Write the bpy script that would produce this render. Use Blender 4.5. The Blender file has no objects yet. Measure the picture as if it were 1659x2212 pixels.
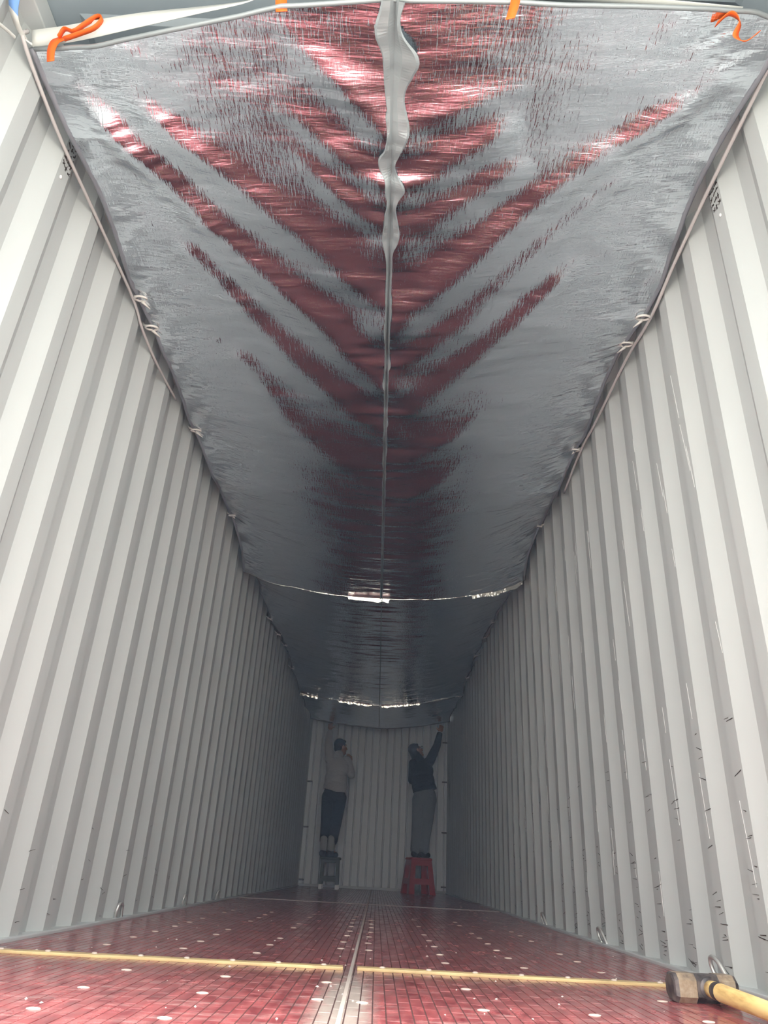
import bpy, bmesh, math, random
import numpy as np
from mathutils import Vector, Matrix

S = bpy.context.scene
COL = S.collection
rng = np.random.default_rng(7)
random.seed(7)

# ------------------------------------------------------------------ camera
cam = bpy.data.cameras.new('camera')
cam.sensor_fit = 'HORIZONTAL'
cam.sensor_width = 36.0
cam.lens = 36.0 * 1554.5 / 1659.0
cam.clip_start = 0.02
cam_ob = bpy.data.objects.new('camera', cam)
COL.objects.link(cam_ob)
YAW, PITCH, ROLL = -0.01444534, 0.46231006, 0.0546801
fw = Vector((math.sin(YAW) * math.cos(PITCH), math.cos(YAW) * math.cos(PITCH), math.sin(PITCH)))
rt = Vector((math.cos(YAW), -math.sin(YAW), 0))
up = rt.cross(fw)
r2 = math.cos(ROLL) * rt + math.sin(ROLL) * up
u2 = -math.sin(ROLL) * rt + math.cos(ROLL) * up
M = Matrix((r2, u2, -fw)).transposed().to_4x4()
M.translation = Vector((0.0511, -0.8587, 0.2726))
cam_ob.matrix_world = M
S.camera = cam_ob

# ------------------------------------------------------------------ sky, exposure
world = bpy.data.worlds.new('sky')
S.world = world
world.use_nodes = True
wn = world.node_tree
bgn = wn.nodes['Background']
bgn.inputs['Color'].default_value = (1.0, 0.98, 0.925, 1)
bgn.inputs['Strength'].default_value = 1.0
sun = bpy.data.lights.new('sun', 'SUN')
sun.energy = 2.0
sun.angle = 0.36   # sun behind thin haze
sun.color = (1.0, 0.96, 0.90)
sun_ob = bpy.data.objects.new('sun', sun)
COL.objects.link(sun_ob)
sun_ob.rotation_euler = Vector((-0.12, 0.40, -0.91)).to_track_quat('-Z', 'Y').to_euler()   # high, in front of the open end
S.view_settings.view_transform = 'Standard'
S.view_settings.look = 'None'
S.view_settings.gamma = 1.0
S.view_settings.use_curve_mapping = False
S.view_settings.exposure = 2.52
HAZE = 0.0072
S.cycles.volume_bounces = 1
S.cycles.max_bounces = 16
S.cycles.diffuse_bounces = 10
S.cycles.glossy_bounces = 8
S.cycles.sample_clamp_indirect = 12.0

# ------------------------------------------------------------------ helpers
def mat(name, color, rough=0.5, metallic=0.0, spec=0.5):
    m = bpy.data.materials.new(name)
    m.use_nodes = True
    b = m.node_tree.nodes['Principled BSDF']
    b.inputs['Base Color'].default_value = (*color, 1)
    b.inputs['Roughness'].default_value = rough
    b.inputs['Metallic'].default_value = metallic
    b.inputs['Specular IOR Level'].default_value = spec
    return m

def nd(m, typ, **kw):
    n = m.node_tree.nodes.new(typ)
    for k, v in kw.items():
        setattr(n, k, v)
    return n

def lk(m, a, b):
    m.node_tree.links.new(a, b)

def bsdf(m):
    return m.node_tree.nodes['Principled BSDF']

def coords(m, scale=(1, 1, 1), rot=(0, 0, 0)):
    g = nd(m, 'ShaderNodeNewGeometry')
    mp = nd(m, 'ShaderNodeMapping')
    mp.inputs['Scale'].default_value = scale
    mp.inputs['Rotation'].default_value = rot
    lk(m, g.outputs['Position'], mp.inputs['Vector'])
    return mp.outputs['Vector']

def noise(m, vec, scale=1.0, detail=3.0, rough=0.5, dist=0.0):
    n = nd(m, 'ShaderNodeTexNoise')
    n.inputs['Scale'].default_value = scale
    n.inputs['Detail'].default_value = detail
    n.inputs['Roughness'].default_value = rough
    n.inputs['Distortion'].default_value = dist
    lk(m, vec, n.inputs['Vector'])
    return n.outputs['Fac']

def ramp(m, fac, stops):
    r = nd(m, 'ShaderNodeValToRGB')
    e = r.color_ramp.elements
    while len(e) < len(stops):
        e.new(0.5)
    for el, (p, c) in zip(e, stops):
        el.position = p
        el.color = (*c, 1) if len(c) == 3 else c
    lk(m, fac, r.inputs['Fac'])
    return r.outputs['Color']

def mixc(m, fac, a, b):
    n = nd(m, 'ShaderNodeMix', data_type='RGBA')
    for sock, v in ((n.inputs[0], fac), (n.inputs[6], a), (n.inputs[7], b)):
        if isinstance(v, (int, float)):
            sock.default_value = v
        elif isinstance(v, tuple):
            sock.default_value = (*v, 1)
        else:
            lk(m, v, sock)
    return n.outputs[2]

def bump(m, h, dist, strength=1.0, normal=None):
    b = nd(m, 'ShaderNodeBump')
    b.inputs['Distance'].default_value = dist
    b.inputs['Strength'].default_value = strength
    lk(m, h, b.inputs['Height'])
    if normal is not None:
        lk(m, normal, b.inputs['Normal'])
    return b.outputs['Normal']

def obj(name, verts, faces, material, parent=None, smooth=False):
    me = bpy.data.meshes.new(name)
    me.from_pydata([tuple(v) for v in verts], [], [tuple(f) for f in faces])
    me.update()
    if smooth:
        me.polygons.foreach_set('use_smooth', [True] * len(me.polygons))
    o = bpy.data.objects.new(name, me)
    COL.objects.link(o)
    if material:
        me.materials.append(material)
    if parent:
        o.parent = parent
        o.matrix_parent_inverse = parent.matrix_world.inverted()
    return o

def empty(name, loc=(0, 0, 0)):
    o = bpy.data.objects.new(name, None)
    o.empty_display_size = 0.1
    COL.objects.link(o)
    o.location = loc
    o.matrix_world = Matrix.Translation(loc)
    return o

def tag(o, label=None, category=None, group=None, kind=None):
    if label: o['label'] = label
    if category: o['category'] = category
    if group: o['group'] = group
    if kind: o['kind'] = kind
    return o

class MB:
    def __init__(self):
        self.v, self.f = [], []
    def add(self, v, f):
        n = len(self.v)
        self.v += [tuple(p) for p in v]
        self.f += [tuple(i + n for i in q) for q in f]
        return self
    def box(self, x0, x1, y0, y1, z0, z1):
        v = [(x0, y0, z0), (x1, y0, z0), (x1, y1, z0), (x0, y1, z0), (x0, y0, z1), (x1, y0, z1), (x1, y1, z1), (x0, y1, z1)]
        return self.add(v, [(3, 2, 1, 0), (4, 5, 6, 7), (0, 1, 5, 4), (1, 2, 6, 5), (2, 3, 7, 6), (3, 0, 4, 7)])
    def obox(self, mtx, sx, sy, sz):
        t = MB().box(-sx / 2, sx / 2, -sy / 2, sy / 2, -sz / 2, sz / 2)
        return self.add([mtx @ Vector(p) for p in t.v], t.f)
    def tube(self, pts, r, n=8, caps=True):
        pts = [Vector(p) for p in pts]
        rr = r if isinstance(r, (list, tuple)) else [r] * len(pts)
        v, f = [], []
        ref = None
        for i, p in enumerate(pts):
            d = (pts[min(i + 1, len(pts) - 1)] - pts[max(i - 1, 0)]).normalized()
            if ref is None:
                ref = d.orthogonal().normalized()
            a = (ref - d * ref.dot(d))
            a = a.normalized() if a.length > 1e-6 else d.orthogonal().normalized()
            ref = a
            b = d.cross(a)
            for k in range(n):
                t = 2 * math.pi * k / n
                v.append(p + rr[i] * (math.cos(t) * a + math.sin(t) * b))
        for i in range(len(pts) - 1):
            for k in range(n):
                k2 = (k + 1) % n
                f.append((i * n + k, i * n + k2, (i + 1) * n + k2, (i + 1) * n + k))
        if caps:
            f.append(tuple(range(n - 1, -1, -1)))
            f.append(tuple((len(pts) - 1) * n + k for k in range(n)))
        return self.add(v, f)
    def ellipsoid(self, c, r, rot=None, nu=16, nv=10):
        c = Vector(c)
        v, f = [], []
        for j in range(1, nv):
            t = math.pi * j / nv
            for i in range(nu):
                a = 2 * math.pi * i / nu
                v.append(Vector((r[0] * math.sin(t) * math.cos(a), r[1] * math.sin(t) * math.sin(a), r[2] * math.cos(t))))
        v += [Vector((0, 0, r[2])), Vector((0, 0, -r[2]))]
        for j in range(nv - 2):
            for i in range(nu):
                f.append((j * nu + i, (j + 1) * nu + i, (j + 1) * nu + (i + 1) % nu, j * nu + (i + 1) % nu))
        t, b = len(v) - 2, len(v) - 1
        for i in range(nu):
            f.append((t, i, (i + 1) % nu))
            f.append((b, (nv - 2) * nu + (i + 1) % nu, (nv - 2) * nu + i))
        if rot is not None:
            v = [rot @ p for p in v]
        return self.add([p + c for p in v], f)
    def capsule(self, a, b, ra, rb):
        a, b = Vector(a), Vector(b)
        d = b - a
        L = d.length
        if L < 1e-6:
            return self.ellipsoid(a, (ra,) * 3)
        d /= L
        pts, rr = [], []
        for k in range(5):
            t = k / 4 * math.pi / 2
            pts.append(a - d * ra * math.cos(t)); rr.append(max(ra * math.sin(t), 1e-4))
        for k in range(5):
            t = k / 4 * math.pi / 2
            pts.append(b + d * rb * math.sin(t)); rr.append(max(rb * math.cos(t), 1e-4))
        return self.tube(pts, rr, n=14)
    def ribbon(self, pts, dirs, widths, thick=0.0015):
        """flat band through pts, its width along dirs, with real thickness"""
        n = len(pts)
        v, f = [], []
        for i in range(n):
            p = Vector(pts[i]); w = Vector(dirs[i]).normalized() * widths[i] / 2
            t = (Vector(pts[min(i + 1, n - 1)]) - Vector(pts[max(i - 1, 0)])).normalized()
            nn = t.cross(w).normalized() * thick / 2
            v += [p - w - nn, p + w - nn, p + w + nn, p - w + nn]
        for i in range(n - 1):
            for k in range(4):
                k2 = (k + 1) % 4
                f.append((i * 4 + k, i * 4 + k2, (i + 1) * 4 + k2, (i + 1) * 4 + k))
        f += [(3, 2, 1, 0), tuple((n - 1) * 4 + k for k in range(4))]
        return self.add(v, f)
    def build(self, name, material, parent=None, smooth=False):
        return obj(name, self.v, self.f, material, parent, smooth)

def evaluated(o, mods):
    """apply a list of (type, settings) modifiers without operators"""
    for t, kw in mods:
        md = o.modifiers.new(t, t)
        for k, v in kw.items():
            setattr(md, k, v)
    dg = bpy.context.evaluated_depsgraph_get()
    me = bpy.data.meshes.new_from_object(o.evaluated_get(dg))
    o.modifiers.clear()
    old = o.data
    o.data = me
    bpy.data.meshes.remove(old)
    me.name = o.name
    return o

def fuse(o, voxel=0.007, smooth=6):
    evaluated(o, [('REMESH', dict(mode='VOXEL', voxel_size=voxel, use_smooth_shade=True)),
                  ('SMOOTH', dict(factor=0.5, iterations=smooth))])
    o.data.polygons.foreach_set('use_smooth', [True] * len(o.data.polygons))
    return o

def bevel(o, w, seg=2):
    return evaluated(o, [('BEVEL', dict(width=w, segments=seg, limit_method='ANGLE', angle_limit=0.6))])

def spline(pts, n):
    """Catmull-Rom through pts"""
    P = [np.array(p, float) for p in pts]
    P = [2 * P[0] - P[1]] + P + [2 * P[-1] - P[-2]]
    out = []
    for i in range(n):
        t = i / (n - 1) * (len(P) - 3)
        k = min(int(t), len(P) - 4)
        u = t - k
        a, b, c, d = P[k:k + 4]
        out.append(0.5 * (2 * b + (c - a) * u + (2 * a - 5 * b + 4 * c - d) * u * u + (3 * b - a - 3 * c + d) * u ** 3))
    return out

def vnoise(x, y, seed=0):
    """smooth value noise in -1..1 on numpy arrays"""
    x = np.asarray(x, float); y = np.asarray(y, float)
    ix, iy = np.floor(x).astype(np.int64), np.floor(y).astype(np.int64)
    fx, fy = x - ix, y - iy
    fx = fx * fx * fx * (fx * (fx * 6 - 15) + 10)
    fy = fy * fy * fy * (fy * (fy * 6 - 15) + 10)
    def h(a, b):
        n = (a * 374761393 + b * 668265263 + seed * 2147483647 + 1013904223) & 0xFFFFFFFF
        n = ((n ^ (n >> 13)) * 1274126177) & 0xFFFFFFFF
        n = ((n ^ (n >> 16)) * 2246822519) & 0xFFFFFFFF
        return ((n ^ (n >> 15)) & 0xFFFFFF) / 0x7FFFFF - 1.0
    a = h(ix, iy) * (1 - fx) + h(ix + 1, iy) * fx
    b = h(ix, iy + 1) * (1 - fx) + h(ix + 1, iy + 1) * fx
    return a * (1 - fy) + b * fy

# ------------------------------------------------------------------ materials
W2, LEN, DEP, PITCH_C = 1.176, 12.03, 0.036, 0.2755

m_steel = mat('painted_container_steel', (0.56, 0.56, 0.53), 0.42, 0, 0.4)
v = coords(m_steel, (1.2, 1.2, 0.35))
c1 = ramp(m_steel, noise(m_steel, v, 2.2, 5, 0.6), [(0.3, (0.43, 0.462, 0.465)), (0.7, (0.485, 0.515, 0.515))])
v2 = coords(m_steel, (9, 60, 9))
sc = ramp(m_steel, noise(m_steel, v2, 1.0, 4, 0.65, 0.4), [(0.70, (0, 0, 0)), (0.76, (1, 1, 1))])
lk(m_steel, mixc(m_steel, mixc(m_steel, 0.25, (0, 0, 0), sc), c1, (0.62, 0.65, 0.65)), bsdf(m_steel).inputs['Base Color'])
lk(m_steel, bump(m_steel, noise(m_steel, coords(m_steel, (4, 4, 1.2)), 1.5, 2), 0.006, 0.25), bsdf(m_steel).inputs['Normal'])

m_rust = mat('scratched_bare_steel', (0.055, 0.045, 0.042), 0.7)
m_scr = mat('pale_scratch', (0.72, 0.73, 0.72), 0.5)
m_rail = mat('rail_paint', (0.52, 0.55, 0.56), 0.45)
m_galv = mat('galvanised_rod', (0.62, 0.63, 0.62), 0.35, 0.6)
m_ground = mat('concrete_yard', (0.42, 0.41, 0.39), 0.9)
lk(m_ground, ramp(m_ground, noise(m_ground, coords(m_ground), 0.6, 5), [(0.3, (0.48, 0.465, 0.43)), (0.7, (0.58, 0.565, 0.53))]), bsdf(m_ground).inputs['Base Color'])

m_tile = mat('red_film_floor', (0.3, 0.03, 0.035), 0.4)
vt = coords(m_tile, (30, 9, 30))
ca = ramp(m_tile, noise(m_tile, vt, 1.0, 3, 0.6), [(0.33, (0.17, 0.034, 0.042)), (0.67, (0.40, 0.105, 0.110))])
dust = ramp(m_tile, noise(m_tile, coords(m_tile, (7, 30, 1)), 1.0, 6, 0.68, 0.6), [(0.50, (0, 0, 0)), (0.72, (0.7, 0.7, 0.7))])
cb = mixc(m_tile, dust, ca, (0.42, 0.26, 0.25))
# dust trodden along the middle joint near the doors
g = nd(m_tile, 'ShaderNodeNewGeometry'); sx = nd(m_tile, 'ShaderNodeSeparateXYZ'); lk(m_tile, g.outputs['Position'], sx.inputs[0])
def math_(m, op, a, b=None, c=None, clamp=False):
    n = nd(m, 'ShaderNodeMath', operation=op); n.use_clamp = clamp
    for i, q in enumerate((a, b, c)):
        if q is None: continue
        if isinstance(q, (int, float)): n.inputs[i].default_value = q
        else: lk(m, q, n.inputs[i])
    return n.outputs[0]
dx = math_(m_tile, 'ABSOLUTE', math_(m_tile, 'ADD', sx.outputs[0], 0.008))
band = math_(m_tile, 'SUBTRACT', 1.0, math_(m_tile, 'DIVIDE', dx, 0.085), clamp=True)
fade = math_(m_tile, 'MULTIPLY', math_(m_tile, 'SUBTRACT', 1.85, sx.outputs[1]), 1.6, clamp=True)
nz = noise(m_tile, coords(m_tile, (26, 12, 1)), 1.0, 5, 0.65)
dm = math_(m_tile, 'MULTIPLY', math_(m_tile, 'MULTIPLY', band, fade), math_(m_tile, 'MULTIPLY', nz, 3.2), clamp=True)
lk(m_tile, mixc(m_tile, dm, cb, (0.40, 0.34, 0.31)), bsdf(m_tile).inputs['Base Color'])
rr_ = ramp(m_tile, noise(m_tile, coords(m_tile, (14, 5, 1)), 1.0, 4), [(0.3, (0.13,) * 3), (0.75, (0.32,) * 3)])
lk(m_tile, rr_, bsdf(m_tile).inputs['Roughness'])
lk(m_tile, bump(m_tile, noise(m_tile, coords(m_tile, (60, 18, 1)), 1.0, 3), 0.0004, 0.4), bsdf(m_tile).inputs['Normal'])
m_joint = mat('dirty_floor_joint', (0.05, 0.02, 0.02), 0.85)
m_ybar = mat('yellowed_steel_strip', (0.62, 0.47, 0.22), 0.5)
lk(m_ybar, ramp(m_ybar, noise(m_ybar, coords(m_ybar, (10, 60, 60)), 1, 4), [(0.3, (0.45, 0.33, 0.16)), (0.65, (0.72, 0.56, 0.28))]), bsdf(m_ybar).inputs['Base Color'])
m_cbar = mat('dusty_joint_strip', (0.42, 0.37, 0.34), 0.9, 0, 0.2)
m_fstrip = mat('worn_grey_strip', (0.36, 0.33, 0.31), 0.6)
m_plug = mat('pale_screw_plug', (0.58, 0.49, 0.43), 0.6)
m_fleck = mat('white_fleck', (0.62, 0.58, 0.54), 0.7)

def foil(name, sx_, sy_, amp, tint=(0.68, 0.72, 0.775), rough=0.11):
    m = mat(name, tint, rough, 1.0)
    h1 = noise(m, coords(m, (sx_, sy_, 1)), 1.0, 2.5, 0.55, 0.25)
    n1 = bump(m, h1, amp)
    h2 = noise(m, coords(m, (120, 24, 1)), 1.0, 2.0, 0.5, 0.1)
    n2 = bump(m, h2, 0.0014, 1.0, n1)
    lk(m, n2, bsdf(m).inputs['Normal'])
    return m
m_foil = foil('crinkled_metallised_film', 11, 75, 0.0026)
m_foil_seam = mat('folded_film_edge', (0.27, 0.30, 0.315), 0.5, 0.35)
m_foil_glint = mat('creased_film_flange', (0.88, 0.85, 0.78), 0.18, 1.0)
lk(m_foil_glint, bump(m_foil_glint, noise(m_foil_glint, coords(m_foil_glint, (40, 10, 30)), 1, 3), 0.004), bsdf(m_foil_glint).inputs['Normal'])
m_hem = mat('grey_film_hem', (0.20, 0.21, 0.24), 0.45)
m_rope = mat('grey_rope', (0.50, 0.48, 0.48), 0.8)
m_web = mat('white_webbing', (0.60, 0.62, 0.60), 0.75)
m_web_b = mat('blue_webbing_print', (0.15, 0.30, 0.62), 0.7)
m_orange = mat('orange_tape', (0.85, 0.12, 0.008), 0.6)
m_ring = mat('pale_tie', (0.70, 0.69, 0.66), 0.4)

# ------------------------------------------------------------------ setting
gd = MB().box(-40, 40, -60, 25, -1.45, -1.35).build('ground', m_ground)
tag(gd, kind='structure')

def side_wall(name, sgn, y0, z0, z1):
    """one sheet of trapezoid corrugated steel; y0 is where an inner flat begins"""
    k0 = -int((y0 + 0.1) / PITCH_C) - 1
    prof = []
    y = y0 + k0 * PITCH_C
    fl, sl = 0.070 * PITCH_C / 0.278, 0.068 * PITCH_C / 0.278
    while y < LEN + 0.05:
        prof += [(y, 0), (y + fl, 0), (y + fl + sl, 1), (y + 2 * fl + sl, 1)]
        y += PITCH_C
    prof = [(min(max(a, -0.02), LEN + 0.01), b) for a, b in prof]
    zs = [z0, z1]
    v, f = [], []
    for a, b in prof:
        for z in zs:
            v.append((sgn * (W2 + DEP * b), a, z))
    for a, b in prof:
        for z in zs:
            v.append((sgn * (W2 + DEP * b + 0.002), a, z))
    n = len(prof)
    for i in range(n - 1):
        q = (i * 2, i * 2 + 1, i * 2 + 3, i * 2 + 2)
        f.append(q if sgn > 0 else q[::-1])
        q = tuple(2 * n + k for k in q)
        f.append(q[::-1] if sgn > 0 else q)
    o = obj(name, v, f, m_steel)
    tag(o, kind='structure')
    return o
Y0L, Y0R = 1.969, 2.0446
wall_l = side_wall('wall_left', -1, Y0L, 0.012, 2.72)
wall_r = side_wall('wall_right', 1, Y0R, 0.012, 2.72)

# back wall: tighter corrugation
prof = []
x = -W2 - 0.03
while x < W2 + 0.04:
    prof += [(x, 0), (x + 0.088, 0), (x + 0.105, 0.046), (x + 0.107, 0.046)]
    x += 0.124
prof = [(min(max(a, -W2 - 0.04), W2 + 0.04), b) for a, b in prof]
v, f = [], []
for a, b in prof:
    v += [(a, LEN + b, 0.03), (a, LEN + b, 2.72)]
n = len(v)
v += [(a, y + 0.002, z) for a, y, z in v]
for i in range(len(prof) - 1):
    q = (i * 2, i * 2 + 2, i * 2 + 3, i * 2 + 1)
    f += [q, tuple(n + k for k in q[::-1])]
m_steel_b = m_steel.copy(); m_steel_b.name = 'end_wall_steel_lit_copy'  # same paint as the side walls, lightened to offset weak light at depth
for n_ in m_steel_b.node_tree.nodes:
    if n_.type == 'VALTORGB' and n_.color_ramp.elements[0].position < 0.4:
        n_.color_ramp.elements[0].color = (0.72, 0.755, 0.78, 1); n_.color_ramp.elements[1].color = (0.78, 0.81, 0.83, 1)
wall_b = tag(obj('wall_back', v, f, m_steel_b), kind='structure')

# roof sheet with pressed troughs
mb = MB().box(-1.22, 1.22, -0.05, LEN + 0.06, 2.745, 2.76)
m_roof = m_steel.copy(); m_roof.name = 'roof_steel_shaded_copy'  # same paint as the walls, darkened to carry shade from the door header
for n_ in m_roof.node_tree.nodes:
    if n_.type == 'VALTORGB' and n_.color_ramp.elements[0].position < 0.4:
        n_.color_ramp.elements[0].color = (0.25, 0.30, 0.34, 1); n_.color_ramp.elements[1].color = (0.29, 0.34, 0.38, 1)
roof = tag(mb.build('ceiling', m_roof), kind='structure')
rb = None
y = 0.12
while y < LEN - 0.2:
    vv, ff = [], []
    for (xa, inset) in ((0, 0),):
        a0, a1, b0, b1 = -1.06, 1.06, y, y + 0.11
        vv = [(a0, b0, 2.745), (a1, b0, 2.745), (a1, b1, 2.745), (a0, b1, 2.745),
              (a0 + 0.03, b0 + 0.02, 2.727), (a1 - 0.03, b0 + 0.02, 2.727), (a1 - 0.03, b1 - 0.02, 2.727), (a0 + 0.03, b1 - 0.02, 2.727)]
        ff = [(4, 7, 6, 5), (0, 4, 5, 1), (1, 5, 6, 2), (2, 6, 7, 3), (3, 7, 4, 0)]
    if rb is None:
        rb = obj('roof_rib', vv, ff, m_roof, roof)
        ybase = y
    else:
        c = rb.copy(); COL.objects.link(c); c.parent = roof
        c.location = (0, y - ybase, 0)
    y += 0.209
    if y > 2.2: break

# rails, frame
t = 0
def trim(mb, m=m_rail, bev=0.004):
    global t
    t += 1
    o = mb.build('trim_%d' % t, m)
    if bev: bevel(o, bev)
    return tag(o, kind='structure')
trim(MB().box(-1.24, -1.160, 0, LEN, -0.16, 0.012))     # floor side rails
trim(MB().box(1.160, 1.24, 0, LEN, -0.16, 0.012))
trim(MB().box(-1.24, -1.150, -0.02, LEN, 2.66, 2.745))  # top side rails
trim(MB().box(1.150, 1.24, -0.02, LEN, 2.70, 2.745))
trim(MB().box(-1.24, -1.150, -0.12, 0.03, -0.16, 2.745))  # door posts
trim(MB().box(1.150, 1.24, -0.12, 0.03, -0.16, 2.745))
trim(MB().box(-1.15, 1.15, -0.12, 0.02, 2.60, 2.745))   # door header
trim(MB().box(-1.24, 1.24, -0.12, 0.02, -0.16, -0.002))  # sill
trim(MB().box(-1.18, 1.18, LEN - 0.03, LEN + 0.06, -0.02, 0.035))  # back sill
trim(MB().box(1.172, 1.24, LEN - 0.004, LEN + 0.06, -0.02, 2.74))  # back corner posts
trim(MB().box(-1.24, -1.172, LEN - 0.004, LEN + 0.06, -0.02, 2.74))

# floor base and tiles
floor = tag(MB().box(-1.178, 1.178, -0.02, LEN, -0.03, -0.0009).build('floor', m_joint), kind='structure')
TX, TY, GAP = 0.0290, 0.105, 0.0016
tiles = []
ncol = int(2.33 / TX)
for i in range(ncol):
    xc = -ncol * TX / 2 + (i + 0.5) * TX
    off = (0.0, 0.5, 0.22, 0.71)[i % 4] * TY + 0.004 * math.sin(i * 12.9898)
    y = -0.1 + off
    while y < LEN - 0.02:
        if y > 0.0:
            tiles.append((xc, y + TY / 2))
        y += TY
def vis_key(p):
    px, py = p
    if abs(px - 0.02) > 0.52 * (py + 0.86) or py < 0.80:
        return 99
    return py
order = sorted(range(len(tiles)), key=lambda i: vis_key(tiles[i]))
near = set(order[:300])
def tile_geo(cx, cy, j=0.0):
    hx, hy = (TX - GAP) / 2, (TY - GAP) / 2
    b = 0.0008
    zz = j
    return ([(cx - hx, cy - hy, -0.0025), (cx + hx, cy - hy, -0.0025), (cx + hx, cy + hy, -0.0025), (cx - hx, cy + hy, -0.0025),
             (cx - hx + b, cy - hy + b, zz), (cx + hx - b, cy - hy + b, zz), (cx + hx - b, cy + hy - b, zz), (cx - hx + b, cy + hy - b, zz)],
            [(4, 5, 6, 7), (0, 1, 5, 4), (1, 2, 6, 5), (2, 3, 7, 6), (3, 0, 4, 7)])
tm = None
rest = MB()
for i, (cx, cy) in enumerate(tiles):
    j = (random.random() - 0.5) * 0.0003
    if i in near:
        if tm is None:
            g0 = tile_geo(0, 0)
            o = obj('floor_tile', g0[0], g0[1], m_tile, floor)
            tm = o
        else:
            o = tm.copy(); COL.objects.link(o); o.parent = floor
        o.location = (cx, cy, j)
    else:
        a, b = tile_geo(cx, cy, j)
        rest.add(a, b)
tag(rest.build('floor_tile_field', m_tile, floor), kind='stuff')

# thin blue haze added to imitate lens veil and lift the far end
m_haze = bpy.data.materials.new('added_veil_haze')
m_haze.use_nodes = True
hn = m_haze.node_tree
hn.nodes.clear()
ho_ = hn.nodes.new('ShaderNodeOutputMaterial')
hv = hn.nodes.new('ShaderNodeVolumeScatter')
hv.inputs['Color'].default_value = (0.46, 0.68, 1.0, 1)
hv.inputs['Density'].default_value = HAZE
hv.inputs['Anisotropy'].default_value = 0.0
hn.links.new(hv.outputs[0], ho_.inputs['Volume'])
hz = MB().box(-1.168, 1.168, 0.06, 11.99, 0.02, 2.715).build('haze', m_haze)
tag(hz, kind='stuff')

# strips let into the floor
def screw(x, y, z, m, parent, r=0.009, h=0.004, name='screw_head', sxy=(1, 1)):
    v, f = [], []
    n = 10
    for (rr, zz) in ((1.0, 0), (0.92, h * 0.6), (0.55, h)):
        for k in range(n):
            a = 2 * math.pi * k / n
            v.append((r * rr * math.cos(a) * sxy[0], r * rr * math.sin(a) * sxy[1], zz))
    for q in range(2):
        for k in range(n):
            f.append((q * n + k, q * n + (k + 1) % n, (q + 1) * n + (k + 1) % n, (q + 1) * n + k))
    f.append(tuple(2 * n + k for k in range(n)))
    key = (name, r, h, m.name)
    if key in screw.cache:
        o = screw.cache[key].copy(); COL.objects.link(o); o.parent = parent
    else:
        o = obj(name, v, f, m, parent, True); screw.cache[key] = o
    o.location = (x, y, z)
    return o
screw.cache = {}
def ybar(x0, y0, x1, y1):
    mb = MB()
    a = math.atan2(y1 - y0, x1 - x0)
    L = math.hypot(x1 - x0, y1 - y0)
    mtx = Matrix.Translation(((x0 + x1) / 2, (y0 + y1) / 2, 0.0035)) @ Matrix.Rotation(a, 4, 'Z')
    return mb.obox(mtx, L, 0.042, 0.009)
b1 = trim(ybar(-1.16, 1.660, -0.035, 1.723), m_ybar, 0.002)
b2 = trim(ybar(0.008, 1.727, 1.16, 1.752), m_ybar, 0.002)
for k in range(8):
    screw(-1.06 + k * 0.138, 1.668 + k * 0.0077, 0.008, m_plug, b1)
for k in range(8):
    screw(0.085 + k * 0.142, 1.729 + k * 0.0031, 0.008, m_plug, b2)
b3 = trim(MB().box(-1.16, 1.16, 6.40, 6.45, -0.002, 0.004), m_fstrip, 0)
cs = trim(MB().box(-0.014, -0.004, 0.02, LEN - 0.05, -0.002, 0.0035), m_cbar, 0.001)
PLUGS = [(x + 0.004 * math.sin(9 * x + 5 * r), 0.822 + 0.303 * r + 0.012 * math.sin(7 * x + 3 * r)) for r in range(13) for x in (-0.86, -0.605, -0.34, -0.066, 0.037, 0.307, 0.572, 0.83)]
for (x, y) in PLUGS:
    if abs(y - 1.72) < 0.06 or random.random() < 0.12 + 0.05 * max(0, y - 1.5): continue
    screw(x, y, -0.0002, m_plug, floor, 0.013, 0.0025, 'screw_plug', (1.15, 0.8))
fl = MB()
for k in range(170):
    y = 0.85 + 7.5 * random.random() ** 1.6
    x = (random.random() - 0.5) * 2.2
    s = 0.002 + 0.004 * random.random()
    a = random.random() * 3.1
    c, sn = math.cos(a) * s, math.sin(a) * s * 0.6
    fl.add([(x - c, y - sn, 0.0), (x + sn, y - c, 0.0), (x + c, y + sn, 0.0), (x - sn, y + c, 0.0), (x, y, s * 0.5)],
           [(0, 1, 4), (1, 2, 4), (2, 3, 4), (3, 0, 4)])
tag(fl.build('dust_fleck', m_fleck, floor), kind='stuff')

# lashing rings on the floor rails and bars on the back corners
def lashing(parent, sgn, y, ly=-0.02, h=0.075, r=0.007):
    x0 = sgn * (W2 - 0.002)
    pts = [(x0, y - 0.045, 0.010), (x0 - sgn * 0.006, y - 0.045 + ly, 0.035), (x0 - sgn * 0.012, y - 0.032 + ly * 1.6, h - 0.012),
           (x0 - sgn * 0.014, y + ly * 2, h), (x0 - sgn * 0.012, y + 0.032 + ly * 1.6, h - 0.012), (x0 - sgn * 0.006, y + 0.045 + ly, 0.035), (x0, y + 0.045, 0.010)]
    MB().tube(spline(pts, 22), r).build('lashing_ring', m_galv, parent, True)
for y in (3.11, 4.42, 5.50): lashing(wall_l, -1, y)
for y in (4.54, 3.18, 1.84): lashing(wall_r, 1, y, 0.02)
for (sx_, z) in ((-1, 0.09), (-1, 0.86), (-1, 1.56), (1, 0.09), (1, 0.88), (1, 1.66), (1, 2.30)):
    MB().tube([(sx_ * 1.172, LEN - 0.03, z), (sx_ * 1.09, LEN - 0.035, z)], 0.011).build('lashing_bar', m_hem, wall_b, True)

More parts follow.
